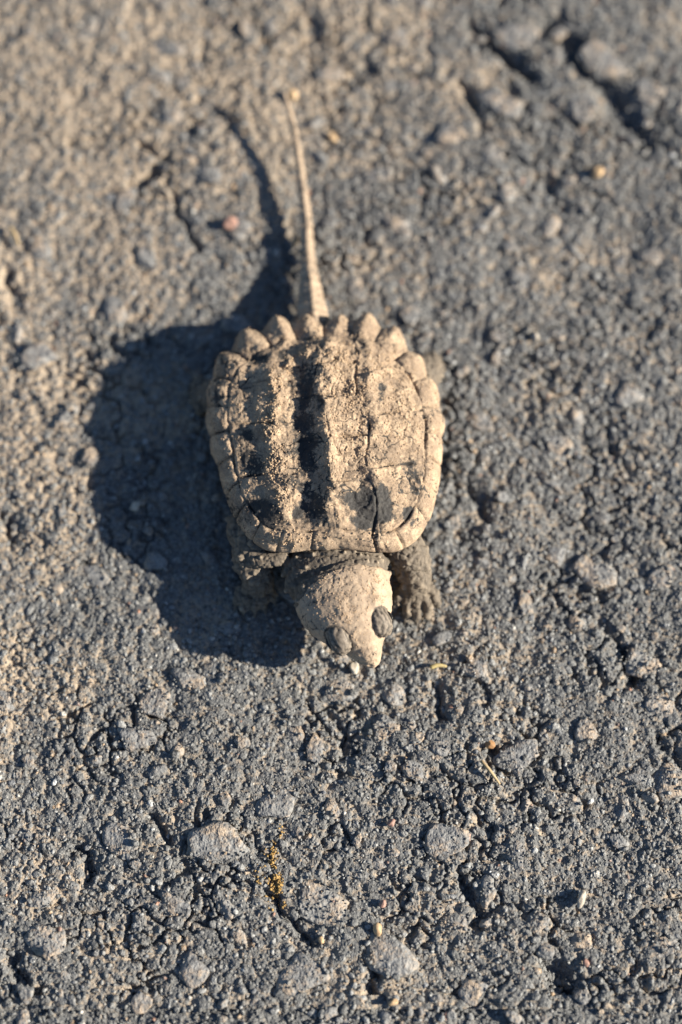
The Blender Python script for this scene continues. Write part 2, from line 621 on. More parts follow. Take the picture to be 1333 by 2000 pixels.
# ------------------------------------------------------------------ the grit: tens of thousands of grains, one mass
def rand_rot(n, r):
    q = r.normal(size=(n, 4))
    q /= np.linalg.norm(q, axis=1)[:, None]
    w, x, y, z = q.T
    return np.stack([1 - 2 * (y * y + z * z), 2 * (x * y - z * w), 2 * (x * z + y * w),
                     2 * (x * y + z * w), 1 - 2 * (x * x + z * z), 2 * (y * z - x * w),
                     2 * (x * z - y * w), 2 * (y * z + x * w), 1 - 2 * (x * x + y * y)], -1).reshape(n, 3, 3)


def spread(x0, x1, y0, y1, step, keep, r):
    a, b = np.meshgrid(np.arange(x0, x1, step), np.arange(y0, y1, step))
    p = np.column_stack([a.ravel(), b.ravel()]) + r.uniform(-0.5, 0.5, (a.size, 2)) * step
    return p[r.rand(len(p)) < keep]


def on_stone(p, grow=0.8):
    m = np.zeros(len(p), bool)
    for x, y, a, b, rot in ST:
        near = (np.abs(p[:, 0] - x) < 7) & (np.abs(p[:, 1] - y) < 7)
        if near.any():
            q = p[near] - (x, y)
            c, s = math.cos(rot), math.sin(rot)
            u, v = q[:, 0] * c + q[:, 1] * s, -q[:, 0] * s + q[:, 1] * c
            m[near] |= (u / (a * grow)) ** 2 + (v / (b * grow)) ** 2 < 1
    return m


def grains(pos, rad, protos, tris, r, sink, flat=(1.0, 0.85, 0.68)):
    """pos (n,2), returns verts, faces, tint, dust"""
    n = len(pos)
    z = binder(pos) + rad * sink
    os_ = on_stone(pos, 0.8)
    z[os_] = binder_low(pos[os_]) + 0.42 + 0.3 * rad[os_]
    low_z = binder_low(pos)
    tops = 0.07 + r.normal(0, 0.07, n) + np.where(os_, 0.4, 0.0)
    rot = rand_rot(n, r)
    which = r.randint(len(protos), size=n)
    tone = 0.116 * np.exp(r.normal(0, 0.42, n))
    tint = np.column_stack([tone * 1.0, tone * 1.0, tone * 0.975])
    k = r.rand(n)
    for lo, hi, col in ((0.0, 0.02, (0.30, 0.21, 0.13)), (0.035, 0.055, (0.20, 0.16, 0.125)), (0.055, 0.060, (0.28, 0.15, 0.10)),
                        (0.066, 0.072, (0.45, 0.42, 0.37)), (0.074, 0.11, (0.13, 0.135, 0.145))):
        tint[(k > lo) & (k < hi)] = col
    V, F, T, D = [], [], [], []
    off = 0
    base_d = np.clip(dustiness(pos) * 0.62 + r.normal(0, 0.14, n) - 0.02, 0, 1)
    for i, pv in enumerate(protos):
        m = which == i
        c = m.sum()
        if not c:
            continue
        s = rad[m][:, None, None] * (np.array(flat) * r.uniform(0.8, 1.2, (c, 3)))[:, None, :]
        v = np.einsum('nij,nkj->nki', rot[m], pv[None] * s)
        v[:, :, 2] *= 0.85
        rel = v[:, :, 2] / rad[m][:, None]
        d = base_d[m][:, None] + 0.58 * sstep(0.42, -0.2, rel)
        v[:, :, 0] += pos[m][:, 0:1]
        v[:, :, 1] += pos[m][:, 1:2]
        v[:, :, 2] += z[m][:, None]
        v[:, :, 2] = worn(v[:, :, 2], low_z[m][:, None] + tops[m][:, None])
        F.append((tris[None] + (off + np.arange(c) * len(pv))[:, None, None]).reshape(-1, 3))
        off += c * len(pv)
        V.append(v.reshape(-1, 3))
        T.append(np.repeat(tint[m], len(pv), axis=0))
        D.append(d.ravel())
    return np.vstack(V), np.vstack(F), np.vstack(T), np.concatenate(D)


P1 = [lump(ICO1, 300 + k, 0.9, 4) for k in range(14)]
P2 = [lump(ICO2, 400 + k, 0.6, 9) for k in range(14)]
grr = np.random.RandomState(77)


def grit_part(pos, rad, protos, tris, sink, smooth):
    V, F, T, D = grains(pos, rad, protos, tris, grr, sink)
    me = mesh_from('grit', V, F, smooth, {'dust': D}, {'tint': T})
    link('grit', me, M_GRIT, ground, kind='stuff')


def coarse_zone(p):
    return sstep(-0.35, 0.35, fbm(p / 11.0, 55, 3) - 0.004 * (p[:, 1] - 5))


pa = spread(-62, 62, -70, 100, 1.25, 0.46, grr)
pa = pa[~on_stone(pa, 0.7)]
pa = pa[grr.rand(len(pa)) < 0.25 + 0.75 * coarse_zone(pa)]
grit_part(pa, grr.uniform(0.38, 0.72, len(pa)), P2, ICO2[1], -0.05, True)
pb = spread(-55, 55, -63, 92, 0.77, 0.9, grr)
pb = pb[~(on_stone(pb, 0.75) & (grr.rand(len(pb)) < 0.9))]
grit_part(pb, 0.22 + 0.24 * grr.rand(len(pb)) ** 1.5, P1, ICO1[1], 0.0, False)
pc = spread(-46, 46, -56, 84, 0.49, 0.62, grr)
pc = pc[~(on_stone(pc, 0.8) & (grr.rand(len(pc)) < 0.35))]
grit_part(pc, 0.10 + 0.14 * grr.rand(len(pc)), P1, ICO1[1], 0.25, False)


# ------------------------------------------------------------------ the turtle
turtle = link('snapping_turtle', None, label='mud-caked baby snapping turtle walking on the sunlit asphalt', cat='turtle')
CEN = P(640, 850, 7.0)[:2]          # middle of the shell in plan
YAW = math.radians(4.5)
cy, sy = math.cos(YAW), math.sin(YAW)


def local(p):
    q = p - CEN
    return np.column_stack([q[:, 0] * cy + q[:, 1] * sy, -q[:, 0] * sy + q[:, 1] * cy])


# outline of the shell: pixel x, y, height of the rim in mm, outward point of the serrated rear rim (mm)
RIM = [
    (660, 1066, 9.6), (600, 1068, 9.4), (560, 1074, 9.0), (520, 1070, 8.5), (490, 1050, 8.0), (462, 1012, 7.4), (442, 962, 6.9),
    (428, 905, 6.6), (414, 850, 6.4), (409, 800, 6.2), (412, 755, 6.0), (430, 712, 5.8), (475, 672, 5.5), (530, 645, 5.3),
    (590, 636, 5.2), (630, 640, 5.2), (672, 634, 5.2), (725, 641, 5.3), (775, 670, 5.5), (815, 712, 5.8), (846, 762, 6.0),
    (858, 815, 6.2), (860, 870, 6.4), (857, 925, 6.6), (850, 975, 7.0), (830, 1026, 7.5), (800, 1062, 8.2), (765, 1076, 8.8), (715, 1070, 9.4),
]
rim_w = np.array([P(x, y, h) for x, y, h in RIM])
rim_l = local(rim_w[:, :2])
rim_t = np.unwrap(np.arctan2(rim_l[:, 1], rim_l[:, 0]))
rim_r = np.linalg.norm(rim_l, axis=1)
if rim_t[-1] < rim_t[0]:
    rim_t, rim_r, rim_h = rim_t[::-1], rim_r[::-1], rim_w[::-1, 2]
else:
    rim_h = rim_w[:, 2]


def periodic(t, tv, vv):
    tt = np.concatenate([tv - 2 * np.pi, tv, tv + 2 * np.pi])
    vv3 = np.concatenate([vv, vv, vv])
    base = tv[0]
    t = (t - base) % (2 * np.pi) + base
    return np.interp(t, tt, vv3)


def smooth_periodic(t, tv, vv, w=0.05):
    return sum(periodic(t + d, tv, vv) * k for d, k in ((-2 * w, 1), (-w, 2), (0, 2.5), (w, 2), (2 * w, 1))) / 8.5


def px_theta(pts, h):
    q = local(np.array([P(x, y, h)[:2] for x, y in pts]))
    return np.arctan2(q[:, 1], q[:, 0])


SPIKES = [(437, 703, 1.0), (478, 655, 1.7), (540, 620, 2.0), (597, 615, 1.7), (665, 612, 1.7), (718, 620, 2.0), (772, 650, 1.8), (822, 700, 1.2),
          (409, 765, 0.45), (408, 822, 0.4), (420, 880, 0.3), (852, 760, 0.5), (861, 830, 0.35)]
sp_t = px_theta([(x, y) for x, y, _ in SPIKES], 5.6)
sp_a = np.array([a for *_, a in SPIKES])
SEAM_PX = [(614, 1052), (554, 1056), (506, 1042), (468, 1005), (450, 960), (434, 905), (424, 850), (416, 795), (422, 735), (455, 682), (508, 646),
           (570, 632), (632, 628), (692, 632), (746, 646), (798, 682), (838, 735), (854, 795), (858, 850), (858, 905), (852, 965), (834, 1018), (776, 1056), (723, 1054)]
seam_t = np.sort(px_theta(SEAM_PX, 6.8) % (2 * np.pi))


def wrap(a):
    return (a + np.pi) % (2 * np.pi) - np.pi


def spike_amount(t):
    s = np.zeros_like(t)
    for a, w in zip(sp_t, sp_a):
        s = np.maximum(s, 0.84 * w * np.clip(1.06 - np.sqrt((wrap(t - a) / 0.165) ** 2 + 0.01), 0, 1))
    return s


KEEL_Y = [P(650, y, 12.5)[1] - CEN[1] for y in (1034, 935, 845, 763, 697, 648)]   # seams between the vertebral scutes, front to rear
COST_Y = [P(480, y, 9.0)[1] - CEN[1] for y in (923, 820, 737)]


def dome(lx, ly, rho, t):
    lx = lx + 1.0 * fbm(np.column_stack([ly / 2.6, np.sign(lx) * 3 + 0 * ly]), 60, 3, 0.6)
    zr = smooth_periodic(t, rim_t, rim_h)
    g = (1 - np.clip(rho, 0, 1) ** 2.8) ** 0.65
    z = zr + (10.9 + 1.3 * sstep(-3, -11, ly) - 0.5 * sstep(2, 10, ly) - zr) * g
    inner = sstep(1.0, 0.75, rho)
    # three keels with a knob at the rear of each scute
    ph = np.interp(ly, KEEL_Y, np.arange(6.0)) % 1.0
    knob = 0.72 + 0.30 * np.clip(ph, 0, 1) ** 1.5 * sstep(1.0, 0.86, ph) + 0.28 * fbm(np.column_stack([lx / 1.4, ly / 1.4]), 62, 3)
    lat = 5.9 - 0.05 * np.abs(ly)
    z = z + inner * 1.12 * knob * np.exp(-np.abs(np.where(lx < 0, lx / 1.25, lx / 1.7)) ** 1.6)
    kl = np.exp(-np.abs((np.abs(lx) - lat) / 0.95) ** 1.5)
    phl = np.interp(ly, [KEEL_Y[0]] + COST_Y + [COST_Y[-1] + 5.0], np.arange(5.0)) % 1.0
    z = z + inner * np.where(lx < 0, 0.22, 0.62) * (0.25 + 1.1 * phl ** 2 * sstep(1.0, 0.9, phl)) * kl
    z = z - inner * np.where(lx < 0, 0.45, 0.12) * np.exp(-((np.abs(lx) - 3.4) / 1.5) ** 2)
    z = z - inner * 0.35 * np.exp(-((np.abs(lx) - 9.0) / 1.6) ** 2)
    return z


def rho_m(t):
    """normalised radius of the seam inside the marginal scutes"""
    return 0.855 - 0.03 * np.sin(t) + 0.012 * vnoise(np.column_stack([np.cos(t), np.sin(t)]) * 4, 61)


NT, NR = 640, 150
tt = np.linspace(0, 2 * np.pi, NT, endpoint=False)
rr = np.concatenate([np.linspace(0.0, 1.0, NR) ** 0.85, 1.0 + np.array([0.2, 0.45, 0.75, 1.0, 1.3, 1.7])])   # beyond 1: round the rim and under it
T, R = np.meshgrid(tt, rr)
T, R = T.ravel(), R.ravel()
rad0 = smooth_periodic(T, rim_t, rim_r)
spk = spike_amount(T)
rin = np.minimum(R, 1.0)
edge = sstep(0.80, 1.0, rin)
under = np.maximum(R - 1.0, 0)
rad = rad0 * rin + spk * edge ** 1.5
rad = rad + 0.18 * np.sin(np.clip(under, 0, 1) * np.pi) - np.clip(under - 0.5, 0, 2) * 2.2
lx, ly = rad * np.cos(T), rad * np.sin(T)
Z = dome(lx, ly, rin, T)
# spike ridges: a lifted fin along the middle of each rear marginal scute
ridge = np.zeros_like(T)
for a, w in zip(sp_t, sp_a):
    ridge = np.maximum(ridge, w * np.exp(-np.abs(wrap(T - a) / 0.07) ** 1.8))
Z = Z + 0.34 * ridge * sstep(0.74, 0.92, rin) * (1 - 0.3 * sstep(0.97, 1.0, rin))
# the marginals bulge up from their seam
Z = Z + 0.20 * np.sin(np.clip((rin - 0.84) / 0.16, 0, 1) * np.pi)
Z = Z - np.clip(under, 0, 1) * 1.5 - np.clip(under - 1, 0, 1) * 0.5

# which scute: warp the plan a little so that seams wander
pl = np.column_stack([lx, ly])
wv = 0.28 * np.column_stack([fbm(pl / 2.2, 81, 3), fbm(pl / 2.2, 82, 3)])
wx, wy = lx + wv[:, 0], ly + wv[:, 1]
wr = rin + 0.012 * fbm(pl / 1.6, 83, 2)
vb = 4.7 + 0.35 * np.cos(wy * 0.6) - 0.06 * np.clip(wy, 0, 20)
is_m = wr > rho_m(T)
is_v = (~is_m) & (np.abs(wx) < vb)
vi = np.clip(np.searchsorted(KEEL_Y, wy, side='right'), 1, 5) - 1
ci = np.searchsorted(COST_Y, wy - 0.10 * (np.abs(wx) - 8.0))
mi = np.searchsorted(seam_t, T % (2 * np.pi)) % len(seam_t)
sid = np.where(is_m, 100 + mi, np.where(is_v, vi, np.where(wx < 0, 10 + ci, 20 + ci)))
# distance to the nearest seam, in mm
d_m = np.abs(wr - rho_m(T)) * rad0
d_div = np.abs(wrap(T[:, None] - seam_t[None])).min(1) * np.maximum(rad, 1)
d_v = np.abs(np.abs(wx) - vb)
d_vy = np.abs(wy[:, None] - np.array(KEEL_Y[1:5])[None]).min(1)
d_c = np.abs((wy - 0.10 * (np.abs(wx) - 8.0))[:, None] - np.array(COST_Y)[None]).min(1)
sd = np.where(is_m, np.minimum(d_m, d_div), np.minimum(d_m, np.minimum(d_v, np.where(is_v, d_vy, d_c))))
sd = np.where(R > 1.0, d_div, sd)

ctr = np.array([CEN[0], CEN[1], 0.0])
wxy = np.column_stack([lx * cy - ly * sy, lx * sy + ly * cy]) + CEN
S = np.column_stack([wxy, Z])
NRR = len(rr)
G3 = S.reshape(NRR, NT, 3)
du = np.roll(G3, -1, 1) - np.roll(G3, 1, 1)
dv = np.empty_like(G3)
dv[1:-1] = G3[2:] - G3[:-2]
dv[0] = G3[1] - G3[0]
dv[-1] = G3[-1] - G3[-2]
N3 = np.cross(dv, du)
N3 /= np.maximum(np.linalg.norm(N3, axis=2, keepdims=True), 1e-9)
N3[:3] = (0, 0, 1)
N3 = N3.reshape(-1, 3)
if N3[NT * 60:NT * 61, 2].mean() < 0:
    N3 = -N3
X, Y = to_px(S)


def blob(x, y, rx, ry, rot=0.0):
    c, s = math.cos(rot), math.sin(rot)
    u, v = (X - x) * c + (Y - y) * s, -(X - x) * s + (Y - y) * c
    return np.exp(-((u / rx) ** 2 + (v / ry) ** 2))


# dark patches where the mud has come off, with keel shade painted in left of the middle, and a thick crust along the keels
bare_shade = np.zeros_like(X)
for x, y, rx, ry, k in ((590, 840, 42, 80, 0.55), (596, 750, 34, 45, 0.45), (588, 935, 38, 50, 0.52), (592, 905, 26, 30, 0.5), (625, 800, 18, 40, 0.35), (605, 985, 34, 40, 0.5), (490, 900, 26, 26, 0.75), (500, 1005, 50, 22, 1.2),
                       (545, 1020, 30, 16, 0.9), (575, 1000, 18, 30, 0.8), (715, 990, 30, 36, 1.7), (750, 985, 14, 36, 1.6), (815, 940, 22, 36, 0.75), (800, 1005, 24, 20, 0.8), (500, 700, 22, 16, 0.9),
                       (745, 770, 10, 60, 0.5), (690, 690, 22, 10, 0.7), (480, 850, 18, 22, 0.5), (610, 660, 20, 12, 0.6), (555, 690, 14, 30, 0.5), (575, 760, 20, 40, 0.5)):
    bare_shade = np.maximum(bare_shade, k * blob(x, y, rx, ry))
crust = np.zeros_like(X)
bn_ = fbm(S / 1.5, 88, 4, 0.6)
bare_shade = np.clip(bare_shade * (1.2 + 1.9 * bn_), 0, 0.95) * np.where(is_m, 0.35, 1.0)
for x, y, rx, ry, k in ((540, 760, 16, 36, 1), (526, 830, 19, 40, 1), (537, 905, 19, 34, 1), (556, 975, 16, 40, .8), (590, 690, 26, 14, .7), (565, 715, 16, 20, .8),
                       (648, 800, 12, 120, .45), (690, 770, 30, 40, .5), (660, 700, 40, 25, .7), (740, 720, 30, 30, .5), (700, 860, 40, 60, .3), (560, 1050, 60, 12, .5), (780, 800, 30, 50, .4)):
    crust = np.maximum(crust, k * blob(x, y, rx, ry))
q3 = S.copy()
cracks_f1, cracks_f2, _ = worley(q3 / 1.7 + 0.25 * np.column_stack([vnoise(q3 / 0.8, 91), vnoise(q3 / 0.8, 92), vnoise(q3 / 0.8, 93)]), 94)
mudcrack = np.exp(-((cracks_f2 - cracks_f1) / 0.05) ** 2) * sstep(0.0, 0.35, fbm(q3 / 4, 95, 2) + 0.1 + 0.4 * blob(735, 900, 90, 110))
g1, g2, gid = worley(q3 / 0.55, 96)
rugose = 0.30 * fbm(q3 / 1.4, 97, 4, 0.66) + 0.22 * fbm(q3 / 3.2, 86, 2) + 0.13 * (0.5 - g1) * (0.45 + crust)
rings = 0.035 * np.sin(sd * 5.0) * np.exp(-sd / 2.2)
seam_vis = 0.35 + 0.65 * sstep(-0.25, 0.3, fbm(q3 / 2.5, 89, 2))
seam_vis = np.where((is_m & (sd == d_div)) | (R > 1), np.maximum(seam_vis * 0.9, 0.55), seam_vis)
seam_vis = np.where(sd == d_m, seam_vis * (0.25 + 0.75 * sstep(-0.2, 0.3, fbm(q3 / 3.5, 87, 3) + 0.25 * sstep(4, -8, ly))), seam_vis)
seam_vis = np.where((sd == d_v) & ~is_m, seam_vis * (0.3 + 0.7 * sstep(-0.15, 0.25, fbm(q3 / 2.2, 85, 3))), seam_vis)
seam_vis = np.where((sd == d_v) & (wx < 0) & ~is_m, 0.15, seam_vis)
seam_vis = np.where(is_v & (sd == d_vy) & (wx < 0), seam_vis * 0.35, seam_vis)
groove = np.exp(-(sd / 0.15) ** 2) * seam_vis
roundoff = np.exp(-sd / 0.5)
disp = rugose + rings - 0.32 * groove - 0.20 * roundoff * seam_vis + 0.62 * crust * np.clip(0.55 + 1.7 * fbm(q3 / 1.3, 98, 4, 0.6), 0, 1.6) - 0.12 * mudcrack - 0.10 * np.clip(bare_shade, 0, 1)
disp = disp + np.where(is_m, 0.16 * (1 - np.exp(-d_div / 0.5)) - 0.08, 0)
disp *= sstep(1.7, 1.1, R)
S = S + N3 * disp[:, None]
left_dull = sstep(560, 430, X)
mud = 0.82 + 0.40 * fbm(q3 / 2.0, 99, 4, 0.6) - 0.80 * bare_shade - 0.42 * groove - 0.55 * mudcrack + 0.5 * crust - 0.10 * left_dull  # also carries the painted shade beside the middle keel into the colour
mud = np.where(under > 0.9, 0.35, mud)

ii = np.arange(NRR * NT).reshape(NRR, NT)
sf = np.stack([ii[:-1], np.roll(ii[:-1], -1, 1), np.roll(ii[1:], -1, 1), ii[1:]], -1).reshape(-1, 4)
sf = sf[:, ::-1]
sf_id = sid[sf].astype(int)
fid = np.where(sf_id[:, 0] == sf_id[:, 1], sf_id[:, 0], sf_id[:, 2])
# the bony shell beneath the scutes
thin = np.arange(0, NRR, 3)
core = (S - N3 * 0.45).reshape(NRR, NT, 3)[thin][:, ::4].reshape(-1, 3)
ncol = NT // 4
ci_ = np.arange(len(thin) * ncol).reshape(len(thin), ncol)
cf = np.stack([ci_[:-1], np.roll(ci_[:-1], -1, 1), np.roll(ci_[1:], -1, 1), ci_[1:]], -1).reshape(-1, 4)[:, ::-1]
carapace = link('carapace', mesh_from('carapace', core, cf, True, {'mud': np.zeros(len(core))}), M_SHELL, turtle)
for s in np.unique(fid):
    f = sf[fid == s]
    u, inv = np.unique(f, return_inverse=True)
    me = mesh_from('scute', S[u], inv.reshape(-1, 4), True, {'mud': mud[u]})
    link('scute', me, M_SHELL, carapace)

# crumbs of dried dirt stuck on the shell
crr = np.random.RandomState(3)
w = (0.10 + 1.5 * crust ** 1.2 + 0.25 * (mud > 0.8)) * (R < 1.0) * np.maximum(rad, 0.3) * (1 - np.clip(bare_shade, 0, 0.9))
pick = crr.choice(len(S), 5200, p=w / w.sum())
cp = S[pick] + crr.normal(0, 0.05, (5200, 3))
cr_r = 0.045 + 0.085 * crr.rand(5200) ** 2 + 0.13 * crust[pick] * crr.rand(5200) ** 3
crot = rand_rot(5200, crr)
pv = np.array(P1)[crr.randint(14, size=5200)]
cv = np.einsum('nij,nkj->nki', crot, pv * cr_r[:, None, None]) + cp[:, None, :]
cfc = (ICO1[1][None] + (np.arange(5200) * 12)[:, None, None]).reshape(-1, 3)
CR_V, CR_F = cv.reshape(-1, 3), cfc


# ------------------------------------------------------------------ body: neck, head, legs and tail in one skin
class Soup:
    def __init__(self):
        self.v, self.f, self.n = [], [], 0

    def add(self, v, f):
        self.v.append(np.asarray(v, float))
        self.f += [tuple(int(i) + self.n for i in q) for q in f]
        self.n += len(v)

    def ball(self, c, r, rot=None):
        v = ICO3[0] * np.asarray(r, float)
        if rot is not None:
            v = v @ rot.T
        self.add(v + np.asarray(c), ICO3[1])

    def tube(self, pts, rads, n=20, sub=5, squash=1.0):
        """a tapering limb through pts with radii rads (interpolated smoothly)"""
        pts, rads = np.asarray(pts, float), np.asarray(rads, float)
        k = np.arange(len(pts))
        s = np.linspace(0, len(pts) - 1, (len(pts) - 1) * sub + 1)
        c = catmull(pts, s)
        r = np.interp(s, k, rads)
        r = np.convolve(np.pad(r, 2, mode='edge'), np.ones(5) / 5, 'valid') if len(r) > 5 else r
        tan = np.gradient(c, axis=0)
        tan /= np.linalg.norm(tan, axis=1)[:, None]
        V = []
        a = np.linspace(0, 2 * np.pi, n, endpoint=False)
        for i in range(len(c)):
            up = np.array([0, 0, 1.0])
            if abs(tan[i] @ up) > 0.95:
                up = np.array([0, 1.0, 0])
            x = np.cross(tan[i], up)
            x /= np.linalg.norm(x)
            y = np.cross(x, tan[i])
            V.append(c[i] + r[i] * (np.cos(a)[:, None] * x + squash * np.sin(a)[:, None] * y))
        m = len(c)
        V = np.vstack(V + [c[0:1] - tan[0] * r[0] * 0.6, c[-1:] + tan[-1] * r[-1] * 0.6])
        F = []
        for i in range(m - 1):
            for j in range(n):
                q = (j + 1) % n
                F.append((i * n + j, i * n + q, (i + 1) * n + q, (i + 1) * n + j))
        for j in range(n):
            q = (j + 1) % n
            F.append((m * n, q, j))
            F.append((m * n + 1, (m - 1) * n + j, (m - 1) * n + q))
        self.add(V, F)


def catmull(p, s):
    n = len(p)
    i = np.clip(np.floor(s).astype(int), 0, n - 2)
    t = (s - i)[:, None]
    p0, p1, p2, p3 = p[np.maximum(i - 1, 0)], p[i], p[i + 1], p[np.minimum(i + 2, n - 1)]
    return 0.5 * (2 * p1 + (p2 - p0) * t + (2 * p0 - 5 * p1 + 4 * p2 - p3) * t ** 2 + (3 * p1 - p0 - 3 * p2 + p3) * t ** 3)


body = Soup()
torso_c = np.array([CEN[0], CEN[1], 5.0])
rz = np.array([[cy, -sy, 0], [sy, cy, 0], [0, 0, 1]])
body.ball(torso_c, (11.3, 12.6, 3.6), rz)

# head: a loft along its own axis
H0 = P(664, 1140, 9.0)
H1 = P(731, 1300, 6.2)
H0[2] = H1[2] = 0
hd = H1 - H0
HL = np.linalg.norm(hd)
hd /= HL
hp = np.array([-hd[1], hd[0], 0])      # towards the turtle's left (picture right)
ht = np.array([-0.22, -0.08, 0.0, 0.12, 0.25, 0.38, 0.5, 0.6, 0.7, 0.78, 0.86, 0.93, 0.98, 1.01])
hw = np.array([5.1, 5.7, 5.9, 6.0, 5.85, 5.35, 4.6, 3.8, 2.95, 2.3, 1.75, 1.3, 0.9, 0.45])
hz1 = np.array([9.3, 9.8, 9.95, 10.1, 10.2, 10.2, 10.05, 9.8, 9.3, 8.7, 8.0, 7.45, 7.0, 6.6])
hz0 = np.array([3.2, 2.9, 2.7, 2.5, 2.5, 2.6, 2.8, 3.0, 3.3, 3.6, 4.0, 4.5, 5.0, 5.6])
V, F = [], []
nh = 32
ah = np.linspace(0, 2 * np.pi, nh, endpoint=False)
for t, w_, z1, z0 in zip(ht, hw, hz1, hz0):
    zc = z0 + (z1 - z0) * 0.46
    ca, sa = np.cos(ah), np.sin(ah)
    u = np.sign(ca) * np.abs(ca) ** 0.8 * w_
    zz = np.where(sa > 0, np.abs(sa) ** 0.72 * (z1 - zc), -np.abs(sa) ** 0.85 * (zc - z0))
    u = u * np.where(sa > 0, 1 - 0.10 * sa, 1 - 0.15 * np.abs(sa))
    V.append(H0 + hd * (t * HL) + u[:, None] * hp + np.column_stack([0 * u, 0 * u, zc + zz]))
nrw = len(ht)
for i in range(nrw - 1):
    for j in range(nh):
        q = (j + 1) % nh
        F.append((i * nh + j, i * nh + q, (i + 1) * nh + q, (i + 1) * nh + j))
c0, c1 = V[0].mean(0), V[-1].mean(0)
V = np.vstack(V + [c0[None], c1[None] + hd * 0.15])
for j in range(nh):
    q = (j + 1) % nh
    F.append((nrw * nh, q, j))
    F.append((nrw * nh + 1, (nrw - 1) * nh + j, (nrw - 1) * nh + q))
body.add(V, F)


def head_pt(t, side, z):
    p = H0 + hd * (t * HL) + hp * side
    p[2] = z
    return p


EYES = [head_pt(0.58, -2.45, 7.95), head_pt(0.575, 2.3, 7.95)]
LID_AX = np.array([2.0, 1.5, 1.25])
LID_OFF = 0.58


def eye_frame(sgn):
    """along the head, down the cheek, outwards"""
    out = hp * sgn * 0.62 + np.array([0, 0, 0.75]) + hd * 0.12
    out /= np.linalg.norm(out)
    along = np.cross(out, hp * sgn)
    along /= np.linalg.norm(along)
    low = np.cross(out, along)
    if low[2] > 0:
        low = -low
    return along, low, out


for e in EYES:
    body.ball(e, (1.8, 1.8, 1.55))
body.ball(head_pt(0.8, 0, 7.4), (1.7, 1.7, 1.2))

# neck with a loose collar of skin
body.tube([P(648, 1000, 5.8), P(652, 1055, 5.6), P(656, 1100, 5.6), P(664, 1150, 5.8)], [4.2, 5.2, 5.9, 5.2], 28, 5, 0.56)
body.tube([P(566, 1120, 5.2), P(582, 1098, 6.3), P(650, 1080, 7.3), P(715, 1083, 6.9), P(750, 1106, 5.6)], [1.0, 1.15, 1.1, 1.1, 1.0], 14, 5)
body.tube([P(580, 1160, 4.8), P(572, 1137, 6.2), P(606, 1108, 7.4), P(660, 1095, 8.0), P(722, 1098, 7.5), P(755, 1126, 6.0)], [0.8, 1.0, 0.95, 0.9, 0.9, 0.8], 14, 5)
# shoulders and front legs
legs = {}
legs['lf'] = ([P(530, 1010, 5.5), P(500, 1055, 5.2), P(492, 1090, 4.2), P(505, 1125, 2.8), P(498, 1150, 1.3)], [2.6, 2.6, 2.4, 2.1, 1.6])
legs['rf'] = ([P(760, 1010, 5.5), P(785, 1060, 5.0), P(803, 1095, 4.0), P(810, 1128, 2.6), P(812, 1152, 1.2)], [2.6, 2.5, 2.4, 2.1, 1.6])
legs['lr'] = ([P(500, 800, 4.0), P(452, 790, 3.4), P(425, 775, 2.4), P(408, 768, 1.2)], [3.4, 3.0, 2.3, 1.7])
legs['rr'] = ([P(770, 780, 4.0), P(815, 745, 3.4), P(832, 725, 2.4), P(838, 716, 1.2)], [3.4, 2.8, 2.2, 1.6])
for pts, rads in legs.values():
    body.tube(pts, rads, 20, 5)
body.ball(P(472, 1036, 4.6), (1.9, 2.5, 2.0))
# a fold of loose skin over the left wrist
body.tube([P(470, 1078, 5.2), P(500, 1090, 6.2), P(535, 1092, 6.6), P(556, 1078, 6.8)], [0.9, 1.15, 1.1, 0.9], 12, 5, 0.7)
TOES = {
    'lf': [((475, 1150), (462, 1180)), ((487, 1155), (478, 1190)), ((500, 1157), (498, 1192)), ((513, 1155), (517, 1186)), ((522, 1147), (534, 1172))],
    'rf': [((788, 1150), (770, 1185)), ((800, 1157), (793, 1204)), ((812, 1158), (815, 1210)), ((824, 1154), (838, 1203)), ((834, 1142), (857, 1182))],
    'lr': [((402, 757), (386, 738)), ((398, 765), (376, 752)), ((397, 773), (374, 769)), ((400, 782), (378, 787)), ((406, 790), (388, 803))],
    'rr': [((838, 708), (846, 692)), ((845, 712), (858, 700)), ((848, 720), (864, 714)), ((846, 728), (862, 729))],
}
claws = []
for k, ts in TOES.items():
    for a, b in ts:
        a3, b3 = P(*a, 1.0), P(*b, 0.55)
        m3 = (a3 + b3) / 2 + np.array([0, 0, 0.35])
        body.tube([a3, m3, b3], [0.85, 0.72, 0.5], 12, 5)
        d = b3 - m3
        claws.append((b3, d / np.linalg.norm(d)))
# tail
TAIL = [((612, 690), 5.0, 3.0), ((610, 630), 3.4, 2.3), ((607, 580), 2.1, 1.65), ((603, 530), 1.6, 1.12), ((600, 480), 1.5, 0.92), ((598, 430), 1.75, 0.82),
        ((592, 370), 2.1, 0.64), ((584, 310), 2.6, 0.52), ((574, 250), 3.3, 0.46), ((564, 210), 3.9, 0.36), ((556, 184), 4.3, 0.24)]
tail_pts = np.array([P(*p, h) for p, h, r in TAIL])
tail_r = np.array([r for *_, r in TAIL])
body.tube(tail_pts, tail_r, 16, 6)
# crest of small horny knobs along the tail
for s in np.linspace(0.8, 8.6, 30):
    c = catmull(tail_pts, np.array([s]))[0]
    r = np.interp(s, np.arange(len(tail_r)), tail_r)
    body.ball(c + np.array([0.10 * r, 0, r * 0.9]), (0.28 * r + 0.06, 0.30 * r + 0.10, 0.36 * r + 0.04))
    for sd_ in (-1, 1):
        body.ball(c + np.array([sd_ * 0.75 * r, 0.1, r * 0.55]), (0.20 * r + 0.04, 0.24 * r + 0.06, 0.22 * r + 0.03))

